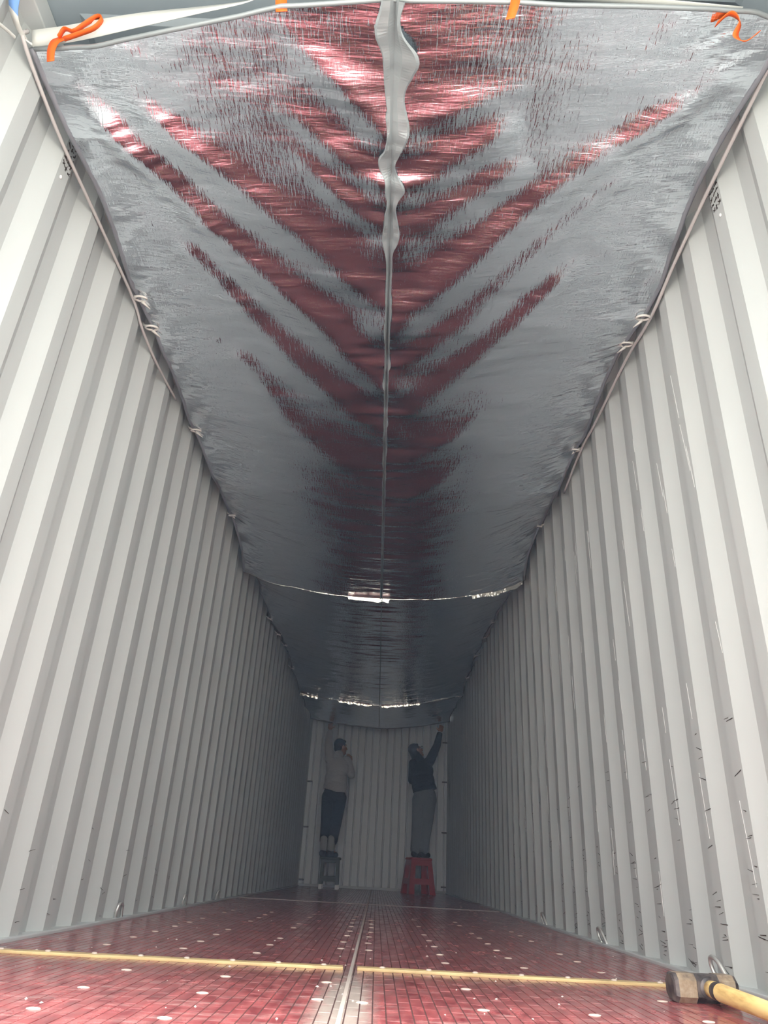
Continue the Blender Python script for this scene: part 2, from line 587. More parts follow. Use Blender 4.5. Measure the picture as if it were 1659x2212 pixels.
# stencilled marks high on each side wall, scratches low down
def strokes(parent, name, m, items, sgn):
    mb = MB()
    for (y, z, xx, L, ang, w) in items:
        X = sgn * (xx - 0.0016)
        c, s = math.cos(ang), math.sin(ang)
        v = []
        for dx_ in (0, sgn * 0.001):
            for (a, b) in ((-L / 2, -w / 2), (L / 2, -w / 2 * 0.4), (L / 2, w / 2 * 0.4), (-L / 2, w / 2)):
                v.append((X + dx_, y + a * c - b * s, z + a * s + b * c))
        mb.add(v, [(0, 1, 2, 3), (7, 6, 5, 4), (0, 4, 5, 1), (1, 5, 6, 2), (2, 6, 7, 3), (3, 7, 4, 0)])
    return mb.build(name, m, parent)
for (par, sgn, y, z0) in ((wall_l, -1, None, 2.46), (wall_r, 1, None, 2.50)):
    y0 = (Y0L - 4 * PITCH_C if sgn < 0 else Y0R - 4 * PITCH_C) + 0.006
    it = []
    for r in range(5):
        for c in range(3):
            for q in range(2):
                it.append((y0 + 0.012 + c * 0.021 + random.uniform(-.004, .004), z0 + r * 0.030 + random.uniform(-.005, .005), W2, random.uniform(0.014, 0.028), random.choice((0.1, 1.4, 0.8, -0.7)), 0.006))
    tag(strokes(par, 'stencil_mark', m_rust, it, sgn), kind='stuff')
    screw_o = MB().ellipsoid((sgn * (W2 - 0.002), y0 + 0.02, z0 - 0.06), (0.004, 0.006, 0.008), None, 8, 6).build('paint_blob', m_scr, par, True)
it, it2 = [], []
for k in range(-2, 14):
    yb = Y0R + k * PITCH_C
    for q in range(17 if k < 7 else 7):
        zz = 0.03 + 0.75 * random.random() ** 1.7
        it.append((yb + random.uniform(0.01, 0.06), zz, W2, random.uniform(0.012, 0.055), random.uniform(-0.28, 0.42), random.uniform(0.001, 0.0035)))
    for q in range(5):
        zz = 0.2 + 2.0 * random.random()
        it2.append((yb + random.uniform(0.0, 0.06), zz, W2, random.uniform(0.05, 0.25), 1.5 + random.uniform(-0.06, 0.06), 0.0018))
tag(strokes(wall_r, 'scratch_mark', m_rust, it, 1), kind='stuff')
tag(strokes(wall_r, 'pale_scratch', m_scr, it2, 1), kind='stuff')
it = []
for k in range(-2, 8):
    yb = Y0L + k * PITCH_C
    for q in range(3):
        it.append((yb + random.uniform(0.0, 0.06), 0.03 + 0.4 * random.random() ** 1.6, W2, random.uniform(0.015, 0.05), random.uniform(-0.5, 0.3), random.uniform(0.001, 0.0025)))
tag(strokes(wall_l, 'scratch_mark', m_rust, it, -1), kind='stuff')

# ------------------------------------------------------------------ the film liner slung under the roof
liner = empty('ceiling_liner', (0, 4.7, 2.45))
tag(liner, 'sagging silver film liner slung under the container roof', 'liner')
EL = [(0.30, 2.545), (0.51, 2.525), (0.80, 2.50), (1.17, 2.512), (1.62, 2.530), (1.98, 2.512), (2.72, 2.544), (3.15, 2.493), (3.91, 2.572), (4.47, 2.436), (4.67, 2.41),
      (4.76, 2.50), (5.32, 2.56), (6.02, 2.49), (7.35, 2.585), (9.19, 2.45), (9.3, 2.45), (11.3, 2.47)]
ER = [(0.30, 2.60), (0.54, 2.576), (1.06, 2.603), (1.63, 2.56), (1.98, 2.62), (2.5, 2.605), (2.86, 2.615), (3.24, 2.564), (3.96, 2.626), (4.4, 2.52), (4.67, 2.458),
      (4.76, 2.52), (5.45, 2.595), (6.5, 2.65), (7.66, 2.67), (8.9, 2.60), (9.3, 2.51), (10.4, 2.56), (11.3, 2.53)]
ZC = [(0.2, 2.46), (1.0, 2.43), (2.0, 2.39), (3.0, 2.345), (4.0, 2.28), (4.67, 2.245), (4.76, 2.275), (6.0, 2.345), (8.0, 2.36), (9.3, 2.325), (9.5, 2.34), (11.3, 2.365)]
def itp(T, y):
    a = np.array(T)
    return np.interp(y, a[:, 0], a[:, 1])
# tension folds: hanging ridges running from the side edge (x, y) to the middle seam; (points, depth, half width)
FOLDS = [
    ([(-1.10, 0.58), (-0.91, 0.86), (-0.67, 1.21), (-0.37, 1.56), (0.0, 2.02)], 0.030, 0.062),
    ([(-0.95, 0.58), (-0.70, 0.82), (-0.50, 1.02), (-0.27, 1.24), (0.0, 1.50)], 0.022, 0.060),
    ([(-0.90, 1.22), (-0.78, 1.38), (-0.60, 1.70), (-0.33, 2.06), (0.0, 2.42)], 0.018, 0.062),
    ([(-0.78, 1.85), (-0.67, 2.04), (-0.48, 2.48), (0.0, 3.0)], 0.014, 0.07),
    ([(-0.36, 0.40), (-0.14, 0.58), (0.0, 0.74)], 0.020, 0.05),
    ([(-0.40, 0.62), (-0.2, 0.78), (0.0, 0.92)], 0.016, 0.045),
    ([(-0.36, 0.78), (-0.2, 0.95), (0.0, 1.10)], 0.014, 0.04),
    ([(1.09, 0.50), (0.83, 0.735), (0.575, 0.95), (0.28, 1.30), (0.0, 1.62)], 0.032, 0.066),
    ([(0.90, 0.80), (0.73, 1.02), (0.52, 1.31), (0.28, 1.63), (0.0, 1.92)], 0.018, 0.06),
    ([(0.78, 1.25), (0.61, 1.54), (0.35, 1.91), (0.0, 2.30)], 0.018, 0.062),
    ([(0.46, 0.80), (0.38, 0.88), (0.0, 1.16)], 0.016, 0.05),
    ([(0.42, 0.56), (0.2, 0.62), (0.0, 0.68)], 0.016, 0.045),
    ([(0.42, 0.68), (0.33, 0.73), (0.0, 0.92)], 0.020, 0.05),
    ([(0.55, 2.15), (0.35, 2.45), (0.0, 2.72)], 0.014, 0.06),
    ([(0.45, 2.65), (0.3, 2.9), (0.0, 3.15)], 0.010, 0.06),
]
def fold_h(X, Y):
    H = np.zeros_like(X)
    for pts, A, sg in FOLDS:
        P = np.array(spline(pts, 24))
        best = np.full(X.shape, 1e9); tt = np.zeros_like(X)
        m_ = (X > P[:, 0].min() - 0.4) & (X < P[:, 0].max() + 0.4) & (Y > P[:, 1].min() - 0.4) & (Y < P[:, 1].max() + 0.4)
        if not m_.any(): continue
        x_, y_ = X[m_], Y[m_]
        b_, t_ = best[m_], tt[m_]
        for i in range(len(P) - 1):
            a, d = P[i], P[i + 1] - P[i]
            u = np.clip(((x_ - a[0]) * d[0] + (y_ - a[1]) * d[1]) / (d @ d), 0, 1)
            q = np.hypot(x_ - a[0] - u * d[0], y_ - a[1] - u * d[1])
            c = q < b_
            b_[c] = q[c]; t_[c] = (i + u[c]) / (len(P) - 1)
        taper = np.clip(t_ / (0.15 if np.hypot(*(P[-1] - P[0])) > 1.0 else 0.5), 0, 1) ** 1.0 * (0.75 + 0.25 * np.clip((1 - t_) / 0.15, 0, 1))
        w = sg * (0.5 + 0.72 * t_)
        H[m_] -= A * taper * np.exp(-(b_ / w) ** 2 / 2)
    return H
def film_z(X, Y, k):
    ze = np.where(X < 0, itp(EL, Y), itp(ER, Y))
    zc = itp(ZC, Y)
    tt = np.clip(np.abs(X) / 1.14, 0, 1)
    far = np.clip((Y - 1.5) / 1.3, 0, 1)
    p = 1.15 + 1.35 * far - 0.95 * np.clip((Y - 7.0) / 2.2, 0, 1)
    z = zc + (ze - zc) * tt ** p
    z = z + fold_h(X, Y)
    # billows toward the edges, cross wrinkles all over
    edge = np.clip((tt - 0.45) / 0.4, 0, 1) * np.clip((1 - tt) / 0.06, 0, 1)
    z = z + 0.014 * edge * vnoise(X * 3.2 + 5, Y * 5.0, 3 + k) + 0.0055 * edge * vnoise(X * 8 + 0.6 * Y, Y * 15, 5 + k) + 0.0028 * edge * vnoise(X * 13, Y * 42 + X * 6, 7 + k)
    z = z + 0.0035 * vnoise(X * 4.5, Y * 11, 11 + k) * (1 - 0.4 * edge)
    z = z + 0.0016 * vnoise(X * 8, Y * 30, 17 + k)
    z = z - 0.004 * np.maximum(0, vnoise(X * 5 + Y * 2, Y * 6 - X * 3, 23 + k)) ** 2 * np.clip((1.2 - Y) / 0.5, 0, 1)
    near_c = np.exp(-(X / 0.22) ** 2)
    z = z + 0.0045 * near_c * vnoise(X * 3, Y * 24, 31 + k) * np.clip((Y - 0.2) / 0.3, 0, 1)
    return z
def front_y(x):
    return np.interp(x, [-1.14, -0.95, -0.8, -0.62, -0.47, -0.34, -0.03, 0.33, 0.58, 0.85, 1.04, 1.14], [0.525, 0.496, 0.462, 0.418, 0.382, 0.345, 0.305, 0.318, 0.335, 0.350, 0.365, 0.40])
def xedge(y, s):
    """plan outline: the hem curves in between its ties"""
    ties = [0.53, 1.62, 2.72, 3.91, 4.67] if s < 0 else [0.53, 1.63, 2.86, 3.96, 4.67]
    if y > 4.7: ties = [4.76, 5.5, 6.3, 7.35, 8.3, 9.3, 10.3, 11.3]
    for a, b in zip(ties, ties[1:]):
        if a <= y <= b:
            u = (y - a) / (b - a)
            return 1.15 - 0.035 * math.sin(math.pi * u)
    return 1.15
SHEETS = [(None, 4.67), (4.76, 9.28), (9.34, 11.3)]
for k, (ya, yb) in enumerate(SHEETS):
    for s in (-1, 1):
        nx = 150 if k == 0 else 70
        ny = 560 if k == 0 else (300 if k == 1 else 150)
        U, V = np.meshgrid(np.linspace(0, 1, nx), np.linspace(0, 1, ny))
        U = U.copy()
        y_lin = (0.4 if ya is None else ya) + V * (yb - (0.4 if ya is None else ya))
        xe = np.vectorize(lambda q: xedge(q, s))(y_lin[:, 0])[:, None]
        X = s * U * xe
        if ya is None:
            yf = front_y(X)
            Y = yf + (V ** 1.12) * (yb - yf)
        else:
            Y = y_lin
        if k == 2:
            Y = Y - 0.0 * X
        Z = film_z(X, Y, k)
        verts = np.stack([X, Y, Z], -1).reshape(-1, 3)
        idx = np.arange(nx * ny).reshape(ny, nx)
        q = np.stack([idx[:-1, :-1], idx[:-1, 1:], idx[1:, 1:], idx[1:, :-1]], -1).reshape(-1, 4)
        if s > 0: q = q[:, ::-1]
        me = bpy.data.meshes.new('film_sheet')
        me.vertices.add(len(verts)); me.vertices.foreach_set('co', verts.ravel())
        me.loops.add(q.size); me.loops.foreach_set('vertex_index', q.ravel().astype(np.int32))
        me.polygons.add(len(q)); me.polygons.foreach_set('loop_start', np.arange(0, q.size, 4, dtype=np.int32))
        me.update(calc_edges=True)
        me.polygons.foreach_set('use_smooth', [True] * len(q))
        me.materials.append(m_foil)
        o = bpy.data.objects.new('film_sheet', me); COL.objects.link(o)
        o.parent = liner; o.matrix_parent_inverse = liner.matrix_world.inverted()
        # hem along the side edge
        hp = [(X[i, -1], Y[i, -1], Z[i, -1] + 0.004) for i in range(0, ny, 6)]
        MB().tube(hp, 0.011 if k == 0 else 0.008, 6).build('hem', m_hem, liner, True)
        if k == 0:
            hp = [(X[0, i], Y[0, i], Z[0, i]) for i in range(0, nx, 4)]
            MB().tube(hp, 0.007, 6).build('front_hem', m_foil_seam, liner, True)
        if k == 2:
            hp = [(X[-1, i], Y[-1, i], Z[-1, i]) for i in range(0, nx, 3)]
            MB().tube(hp, 0.008, 6).build('end_hem', m_hem, liner, True)

def fz(x, y, k=0):
    return float(film_z(np.array([x]), np.array([y]), k)[0])

# middle seam: two loose film edges hanging from the stitched joint
for k, (ya, yb) in enumerate([(0.30, 4.66), (4.77, 9.27), (9.35, 11.28)]):
    n = int((yb - ya) / 0.008)
    ys = np.linspace(ya, yb, n)
    for s in (-1, 1):
        if s < 0: ctl = [(.28, .02), (.31, .03), (.36, .045), (.385, .055), (.42, .03), (.55, .025), (.69, .006), (.775, .02), (.80, .060), (.83, .012), (1.0, .012), (1.12, .028), (1.2, .010), (1.5, .010), (2.4, .008), (12, .007)]
        else: ctl = [(.28, .022), (.31, .02), (.36, .006), (.40, .03), (.46, .080), (.52, .04), (.57, .02), (.68, .048), (.74, .025), (.82, .004), (.89, .050), (.95, .012), (1.1, .036), (1.18, .010), (1.5, .010), (2.4, .008), (12, .007)]
        w = np.interp(ys, *np.array(ctl).T)
        w = np.convolve(np.pad(w, 4, 'edge'), np.ones(9) / 9, 'valid')[:n]
        w += 0.007 * np.clip(vnoise(ys * 17 + s, ys * 0, 43), 0, 1) * np.clip((3.5 - ys) / 1.5, 0.1, 1)
        if k: w *= 0.5
        d = 0.020 + 0.012 * vnoise(ys * 9 + 7 * s, ys * 0, 47)
        if k: d *= 0.5
        vv, ff = [], []
        for i in range(n):
            zc = fz(-0.012, ys[i], k)
            b = 0.004 * vnoise(ys[i:i + 1] * 30, ys[i:i + 1] * 0, 51)[0]
            vv += [(-0.012, ys[i], zc), (-0.012 + s * (w[i] * 0.35 + 0.002), ys[i], zc - d[i] * 0.7), (-0.012 + s * w[i], ys[i], zc - d[i] + b), (-0.012 + s * w[i] * 1.15, ys[i], zc - d[i] + 0.006 + b)]
        for i in range(n - 1):
            for j in range(3):
                ff.append((i * 4 + j, i * 4 + j + 1, (i + 1) * 4 + j + 1, (i + 1) * 4 + j))
        obj('seam_flap', vv, ff, m_foil_seam, liner, False)

# cross seams: a crumpled flange hangs at each joint between sheets and catches the daylight
def flange(y, k, height, tiltf, xs):
    n = len(xs)
    vv, ff = [], []
    for i, x in enumerate(xs):
        z = fz(x, y, k)
        h = height(x) * (0.85 + 0.35 * vnoise(np.array([x * 23.0]), np.array([0.5]), 61 + k)[0])
        tl = tiltf(x) + 0.07 * vnoise(np.array([x * 31.0]), np.array([0.2]), 67 + k)[0]
        vv += [(x, y, z), (x, y + math.sin(tl) * h * 0.5 + 0.001, z - math.cos(tl) * h * 0.5), (x, y + math.sin(tl) * h, z - math.cos(tl) * h)]
    for i in range(n - 1):
        for j in range(2):
            ff.append((i * 3 + j, i * 3 + j + 1, (i + 1) * 3 + j + 1, (i + 1) * 3 + j))
    return obj('cross_seam', vv, ff, m_foil_glint, liner, False)
def h1(x):
    if x > 0.72: return 0.040
    if -0.28 < x < 0.05: return 0.030
    return 0.005
def t1(x):
    return 0.20 if (x > 0.72 or -0.28 < x < 0.05) else -0.15
flange(4.672, 0, h1, t1, np.linspace(-1.14, 1.14, 260))
def h2(x):
    if x < -0.88: return 0.035
    if -0.58 < x < -0.12 or 0.02 < x < 0.55: return 0.030
    return 0.006
flange(9.285, 1, h2, lambda x: 0.17, np.linspace(-1.13, 1.12, 200))

# ties that hold the hem
def tie(x, y, z, s, sc_=1.0, parent=None):
    mb = MB()
    pts = []
    for i in range(17):
        a = 2 * math.pi * i / 16
        pts.append((x - s * 0.022 * sc_ + 0.022 * sc_ * math.cos(a) * 1.3, y + 0.022 * sc_ * math.sin(a), z - 0.012 + 0.006 * math.sin(a)))
    mb.tube(pts, 0.0055 * sc_, 6)
    mb.tube([(x, y, z), (x + s * 0.02, y + 0.01, z + 0.01), (x + s * 0.035, y + 0.012, z + 0.03)], 0.006 * sc_, 6)
    mb.tube([(x - s * 0.02 * sc_, y + 0.02 * sc_, z - 0.01), (x - s * 0.05 * sc_, y + 0.055 * sc_, z - 0.022)], [0.008 * sc_, 0.002], 6)
    return mb.build('hem_tie', m_ring, parent or liner, True)
for y in (1.62, 1.80, 2.72, 3.91, 6.1, 6.8, 7.35, 8.2): tie(-1.15, y, fz(-1.14, y, 0 if y < 4.7 else 1), -1, 1.0 if y < 4.7 else 0.8)
for y in (1.63, 1.86, 2.86, 3.96, 6.3, 6.9, 7.7, 8.6): tie(1.15, y, fz(1.14, y, 0 if y < 4.7 else 1), 1, 1.0 if y < 4.7 else 0.8)

# orange tapes on the front edge
def tape(pts, w, dirs=None, n=26):
    P = spline(pts, n)
    D = spline(dirs, n) if dirs else [(0, 0, 1)] * n
    return MB().ribbon(P, D, [w] * n, 0.002).build('orange_tape', m_orange, liner, True)
tape([(-1.045, 0.500, 2.545), (-1.058, 0.488, 2.505), (-1.056, 0.484, 2.455), (-1.046, 0.486, 2.405)], 0.024, [(1, 0.3, 0), (1, 0.2, 0), (1, 0, 0), (1, -0.2, 0)])
tape([(-1.055, 0.49, 2.53), (-1.035, 0.475, 2.55), (-1.00, 0.470, 2.53), (-0.97, 0.462, 2.555), (-0.935, 0.455, 2.585), (-0.915, 0.452, 2.57), (-0.935, 0.462, 2.54), (-0.98, 0.470, 2.52), (-1.03, 0.482, 2.51)], 0.018, [(0, 1, 0.3)] * 9)
tape([(-0.345, 0.34, 2.545), (-0.343, 0.345, 2.50), (-0.338, 0.350, 2.46)], 0.033, [(1, 0.1, 0), (1, 0, 0), (1, -0.1, 0)])
tape([(0.328, 0.315, 2.545), (0.325, 0.312, 2.48), (0.310, 0.318, 2.41)], 0.026, [(1, 0.2, 0), (1, 0, 0), (1, -0.2, 0.1)])
tape([(0.93, 0.385, 2.545), (0.965, 0.365, 2.565), (0.995, 0.375, 2.545), (0.985, 0.395, 2.51), (1.01, 0.395, 2.485), (1.045, 0.38, 2.505)], 0.022, [(0, 1, 0.3), (0, 1, 0.5), (0.5, 0.6, 0.5), (0.8, 0.2, 0.3), (0.3, 0.6, 0.8), (0, 0.8, 0.6)])

# webbing strap along the front edge, looped to a hook in the corner
st = empty('webbing_strap', (-1.15, 0.52, 2.54))
tag(st, 'white webbing strap along the front edge of the silver film, looped up in the corner', 'strap')
D_ = [(0, -0.62, 0.78), (0, -0.65, 0.76), (0, -0.62, 0.78), (0, -0.35, 0.93), (0, 0.10, 1), (0, 0.35, 0.93), (0, 0.5, 0.86), (0, 0.8, 0.6), (0, 0.9, 0.4), (0, 0.9, 0.4)]
E_ = [(-1.15, 0.524, 2.53), (-1.05, 0.512, 2.535), (-0.95, 0.494, 2.54), (-0.80, 0.460, 2.545), (-0.62, 0.416, 2.545), (-0.47, 0.378, 2.54), (-0.34, 0.340, 2.54), (0.0, 0.300, 2.545), (0.4, 0.312, 2.555), (1.0, 0.352, 2.578)]
P = spline([tuple(Vector(e) + Vector(d).normalized() * 0.025) for e, d in zip(E_, D_)], 60)
D = spline(D_, 60)
MB().ribbon(P, D, [0.048] * 60, 0.002).build('strap_band', m_web, st, True)
P = spline([(-1.150, 0.525, 2.545), (-1.165, 0.49, 2.53), (-1.166, 0.43, 2.53), (-1.155, 0.39, 2.56), (-1.13, 0.36, 2.60), (-1.10, 0.35, 2.63)], 30)
D = spline([(0, 0.5, 1), (0.4, 0.8, 0.3), (0.5, 0.6, -0.3), (0.7, 0.5, -0.4), (0.8, 0.3, -0.2), (0.8, 0.3, 0)], 30)
lp = MB().ribbon(P, D, [0.035] * 30, 0.002).build('strap_loop', m_web, st, True)
lp.data.materials.append(m_web_b)
for p in lp.data.polygons:
    i = p.index // 4
    if 13 <= i <= 19: p.material_index = 1

# cords
def cord(pts, r, label, name='tie_cord', m=m_rope, n=60):
    o = MB().tube(spline(pts, n), r, 6).build(name, m, None, True)
    return tag(o, label, 'cord')
cord([(-1.168, 0.50, 2.575), (-1.166, 0.51, 2.52), (-1.166, 0.80, 2.492), (-1.166, 1.17, 2.508), (-1.166, 1.62, 2.522), (-1.167, 1.8, 2.49), (-1.167, 2.05, 2.488), (-1.165, 2.4, 2.52)], 0.0065,
     'grey cord tied along the left edge of the silver film', m=m_rope)
cord([(1.160, 0.50, 2.585), (1.160, 0.80, 2.588), (1.162, 1.06, 2.590), (1.162, 1.35, 2.575), (1.162, 1.63, 2.550), (1.164, 1.98, 2.590), (1.164, 2.5, 2.588), (1.164, 2.86, 2.600), (1.164, 3.3, 2.55)], 0.0075,
     'grey cord tied along the right edge of the silver film', m=m_rope)
cord([(-1.172, 0.47, 2.49), (-1.172, 0.43, 2.46), (-1.172, 0.36, 2.40), (-1.172, 0.2, 2.24)], 0.005,
     'white cord running down from the strap loop over the left wall', 'white_cord', m_web)

# ------------------------------------------------------------------ sledgehammer
ham = empty('sledgehammer', (0.945, 1.44, 0))
tag(ham, 'worn steel sledgehammer with yellow handle lying on the red floor', 'hammer')
m_iron = mat('worn_hammer_steel', (0.30, 0.24, 0.18), 0.5, 0.35)
ci = ramp(m_iron, noise(m_iron, coords(m_iron, (18, 18, 18)), 1.0, 6, 0.65), [(0.30, (0.10, 0.08, 0.075)), (0.5, (0.36, 0.28, 0.20)), (0.68, (0.50, 0.43, 0.34))])
lk(m_iron, ci, bsdf(m_iron).inputs['Base Color'])
lk(m_iron, bump(m_iron, noise(m_iron, coords(m_iron, (60, 60, 60)), 1, 4), 0.002), bsdf(m_iron).inputs['Normal'])
m_iron_d = mat('dark_hammer_face', (0.075, 0.065, 0.075), 0.45, 0.4)
lk(m_iron_d, ramp(m_iron_d, noise(m_iron_d, coords(m_iron_d, (30, 30, 30)), 1.0, 5), [(0.4, (0.05, 0.045, 0.05)), (0.7, (0.20, 0.17, 0.16))]), bsdf(m_iron_d).inputs['Base Color'])
m_handle = mat('yellow_wooden_handle', (0.80, 0.58, 0.22), 0.5)
lk(m_handle, ramp(m_handle, noise(m_handle, coords(m_handle, (34, 7, 34)), 1.0, 5, 0.6), [(0.3, (0.55, 0.33, 0.12)), (0.5, (0.85, 0.63, 0.26)), (0.7, (0.88, 0.70, 0.34))]), bsdf(m_handle).inputs['Base Color'])
HA = math.atan2(0.072, 0.19)
HM = Matrix.Translation((0.945, 1.440, -0.0025)) @ Matrix.Rotation(0.06, 4, 'Z')
# profile of the head along its length: octagon that swells at both faces
def octa(hw, hh, ch, cz):
    return [(-hw + ch, cz - hh), (hw - ch, cz - hh), (hw, cz - hh + ch), (hw, cz + hh - ch), (hw - ch, cz + hh), (-hw + ch, cz + hh), (-hw, cz + hh - ch), (-hw, cz - hh + ch)]
secs = [(-0.090, 0.026, 0.027), (-0.087, 0.031, 0.031), (-0.078, 0.034, 0.0335), (-0.030, 0.034, 0.0335), (-0.027, 0.030, 0.0325), (0.030, 0.030, 0.0325), (0.033, 0.034, 0.0335), (0.076, 0.034, 0.0335), (0.084, 0.031, 0.031), (0.088, 0.026, 0.027)]
vv, ff = [], []
for (a, hw, hh) in secs:
    for (yy, zz) in octa(hw, hh, 0.014, 0.036):
        vv.append(HM @ Vector((a, yy, zz)))
for i in range(len(secs) - 1):
    for k in range(8):
        ff.append((i * 8 + k, (i + 1) * 8 + k, (i + 1) * 8 + (k + 1) % 8, i * 8 + (k + 1) % 8))
ff += [tuple(range(7, -1, -1)), tuple((len(secs) - 1) * 8 + k for k in range(8))]
hd = obj('hammer_head', vv, [f[::-1] for f in ff], m_iron, ham)
hd.data.materials.append(m_iron_d)
for p in hd.data.polygons:
    i = p.index // 8
    if p.index >= (len(secs) - 1) * 8 or i in (0, 1, 3, 4, 5, 7, 8): p.material_index = 1
# paint-smeared eye where the handle enters
eye = MB()
p0 = HM @ Vector((0.008, -0.029, 0.038))
eye.ellipsoid(p0, (0.030, 0.007, 0.028), HM.to_3x3())
eye.build('handle_eye', m_iron_d, ham, True)
h0 = HM @ Vector((0.008, -0.024, 0.038))
h1_ = Vector((0.962, 0.62, 0.024))
hp = [h0 + (h1_ - h0) * q for q in (0, 0.05, 0.08, 0.2, 0.4, 0.7, 1.0)]
MB().tube([tuple(p) for p in hp], [0.019, 0.0215, 0.0215, 0.021, 0.020, 0.0195, 0.020], 18).build('handle', m_handle, ham, True)
wrap = [h0 + (h1_ - h0) * q for q in (0.055, 0.062, 0.085, 0.092)]
MB().tube([tuple(p) for p in wrap], [0.0212, 0.0222, 0.0222, 0.0212], 18).build('handle_ferrule', m_iron_d, ham, True)

# ------------------------------------------------------------------ stools
m_dark = mat('dark_stool', (0.03, 0.034, 0.037), 0.5)
m_cap = mat('white_foot_cap', (0.85, 0.86, 0.84), 0.4)
m_red = mat('red_plastic', (0.42, 0.035, 0.045), 0.4)
s1 = empty('wooden_stool', (-0.625, 10.95, 0))
tag(s1, 'dark stool with white foot caps under the man in the pale jacket', 'stool')
o = MB().box(-0.775, -0.475, 10.80, 11.10, 0.385, 0.42).build('seat', m_dark, s1); bevel(o, 0.01)
for sx_ in (-1, 1):
    for sy_ in (-1, 1):
        a = Vector((-0.625 + sx_ * 0.108, 10.95 + sy_ * 0.108, 0.39)); b = Vector((-0.625 + sx_ * 0.118, 10.95 + sy_ * 0.13, 0.055))
        lg = MB()
        hw = 0.021
        vv = [(p.x + i * hw, p.y + j * hw, p.z) for p in (b, a) for (i, j) in ((-1, -1), (1, -1), (1, 1), (-1, 1))]
        lg.add(vv, [(3, 2, 1, 0), (4, 5, 6, 7), (0, 1, 5, 4), (1, 2, 6, 5), (2, 3, 7, 6), (3, 0, 4, 7)])
        L_ = lg.build('leg', m_dark, s1)
        c = MB().box(b.x - 0.024, b.x + 0.024, b.y - 0.024, b.y + 0.024, 0, 0.062).build('foot_cap', m_cap, L_)
        bevel(c, 0.004)
for sy_ in (-1, 1):
    bevel(MB().box(-0.74, -0.51, 10.95 + sy_ * 0.12 - 0.012, 10.95 + sy_ * 0.12 + 0.012, 0.10, 0.17).build('stretcher', m_dark, s1), 0.004)
    bevel(MB().box(-0.735, -0.515, 10.95 + sy_ * 0.112 - 0.012, 10.95 + sy_ * 0.112 + 0.012, 0.345, 0.39).build('apron', m_dark, s1), 0.004)

s2 = empty('plastic_stool', (0.675, 10.98, 0))
tag(s2, 'red plastic stool with open sides under the man in dark clothes', 'stool')
RZ = Matrix.Translation((0.675, 10.98, 0)) @ Matrix.Rotation(math.radians(14), 4, 'Z')
TB, TT, HH = 0.205, 0.150, 0.475
def sidew(z): return TB + (TT - TB) * z / HH
def side_panel(rotk):
    Rk = RZ @ Matrix.Rotation(rotk * math.pi / 2, 4, 'Z')
    zs = [0.0, 0.035, 0.125, 0.20, 0.37, 0.41, HH - 0.012]
    us = [-1.0, -0.56, 0.56, 1.0]
    vv, ff = [], []
    for layer in (0, 1):
        for z in zs:
            for u in us:
                w = sidew(z)
                uu = u
                vv.append(Rk @ Vector((uu * w, -w + layer * 0.010, z)))
    nu, nz_ = len(us), len(zs)
    def vid(l, j, i): return l * nu * nz_ + j * nu + i
    solid = {}
    for j in range(nz_ - 1):
        for i in range(nu - 1):
            hole = (i == 1 and j in (1, 3)) or (i == 1 and j == 0)
            if i == 1 and j == 0: hole = True
            solid[(j, i)] = not hole
    for (j, i), s_ in solid.items():
        if not s_: continue
        ff.append((vid(0, j, i), vid(0, j, i + 1), vid(0, j + 1, i + 1), vid(0, j + 1, i)))
        ff.append((vid(1, j + 1, i), vid(1, j + 1, i + 1), vid(1, j, i + 1), vid(1, j, i)))
        for (dj, di, a, b) in ((-1, 0, (j, i), (j, i + 1)), (1, 0, (j + 1, i + 1), (j + 1, i)), (0, -1, (j + 1, i), (j, i)), (0, 1, (j, i + 1), (j + 1, i + 1))):
            if not solid.get((j + dj, i + di), False):
                ff.append((vid(0, *a), vid(1, *a), vid(1, *b), vid(0, *b)))
    return obj('side_panel', vv, ff, m_red, s2)
for k in range(4): side_panel(k)
mb = MB()
vv = []
for (z, w) in ((HH - 0.03, 0.163), (HH - 0.008, 0.160), (HH, 0.150)):
    for (i, j) in ((-1, -1), (1, -1), (1, 1), (-1, 1)):
        vv.append(RZ @ Vector((i * w, j * w, z)))
ff = [(3, 2, 1, 0), (8, 9, 10, 11)]
for q in range(2):
    for k in range(4):
        ff.append((q * 4 + k, q * 4 + (k + 1) % 4, (q + 1) * 4 + (k + 1) % 4, (q + 1) * 4 + k))
mb.add(vv, ff)
bevel(mb.build('seat', m_red, s2), 0.006)

# ------------------------------------------------------------------ people
m_skin = mat('skin', (0.42, 0.24, 0.17), 0.55)
m_hair = mat('black_hair', (0.012, 0.012, 0.015), 0.5)
m_jack = mat('pale_grey_jacket', (0.47, 0.46, 0.47), 0.85)
m_navy = mat('navy_trousers', (0.018, 0.022, 0.034), 0.85)
m_blk = mat('dark_jacket', (0.012, 0.013, 0.018), 0.85)
m_grey = mat('grey_trousers', (0.20, 0.215, 0.23), 0.85)
m_shoe = mat('dark_shoe', (0.035, 0.04, 0.05), 0.5)
m_sock = mat('pale_boot', (0.34, 0.33, 0.31), 0.7)
m_white = mat('white_cuff', (0.8, 0.8, 0.8), 0.6)
for mm in (m_jack, m_navy, m_blk, m_grey):
    lk(mm, bump(mm, noise(mm, coords(mm, (14, 14, 30)), 1, 3, 0.5, 0.8), 0.02, 0.6), bsdf(mm).inputs['Normal'])

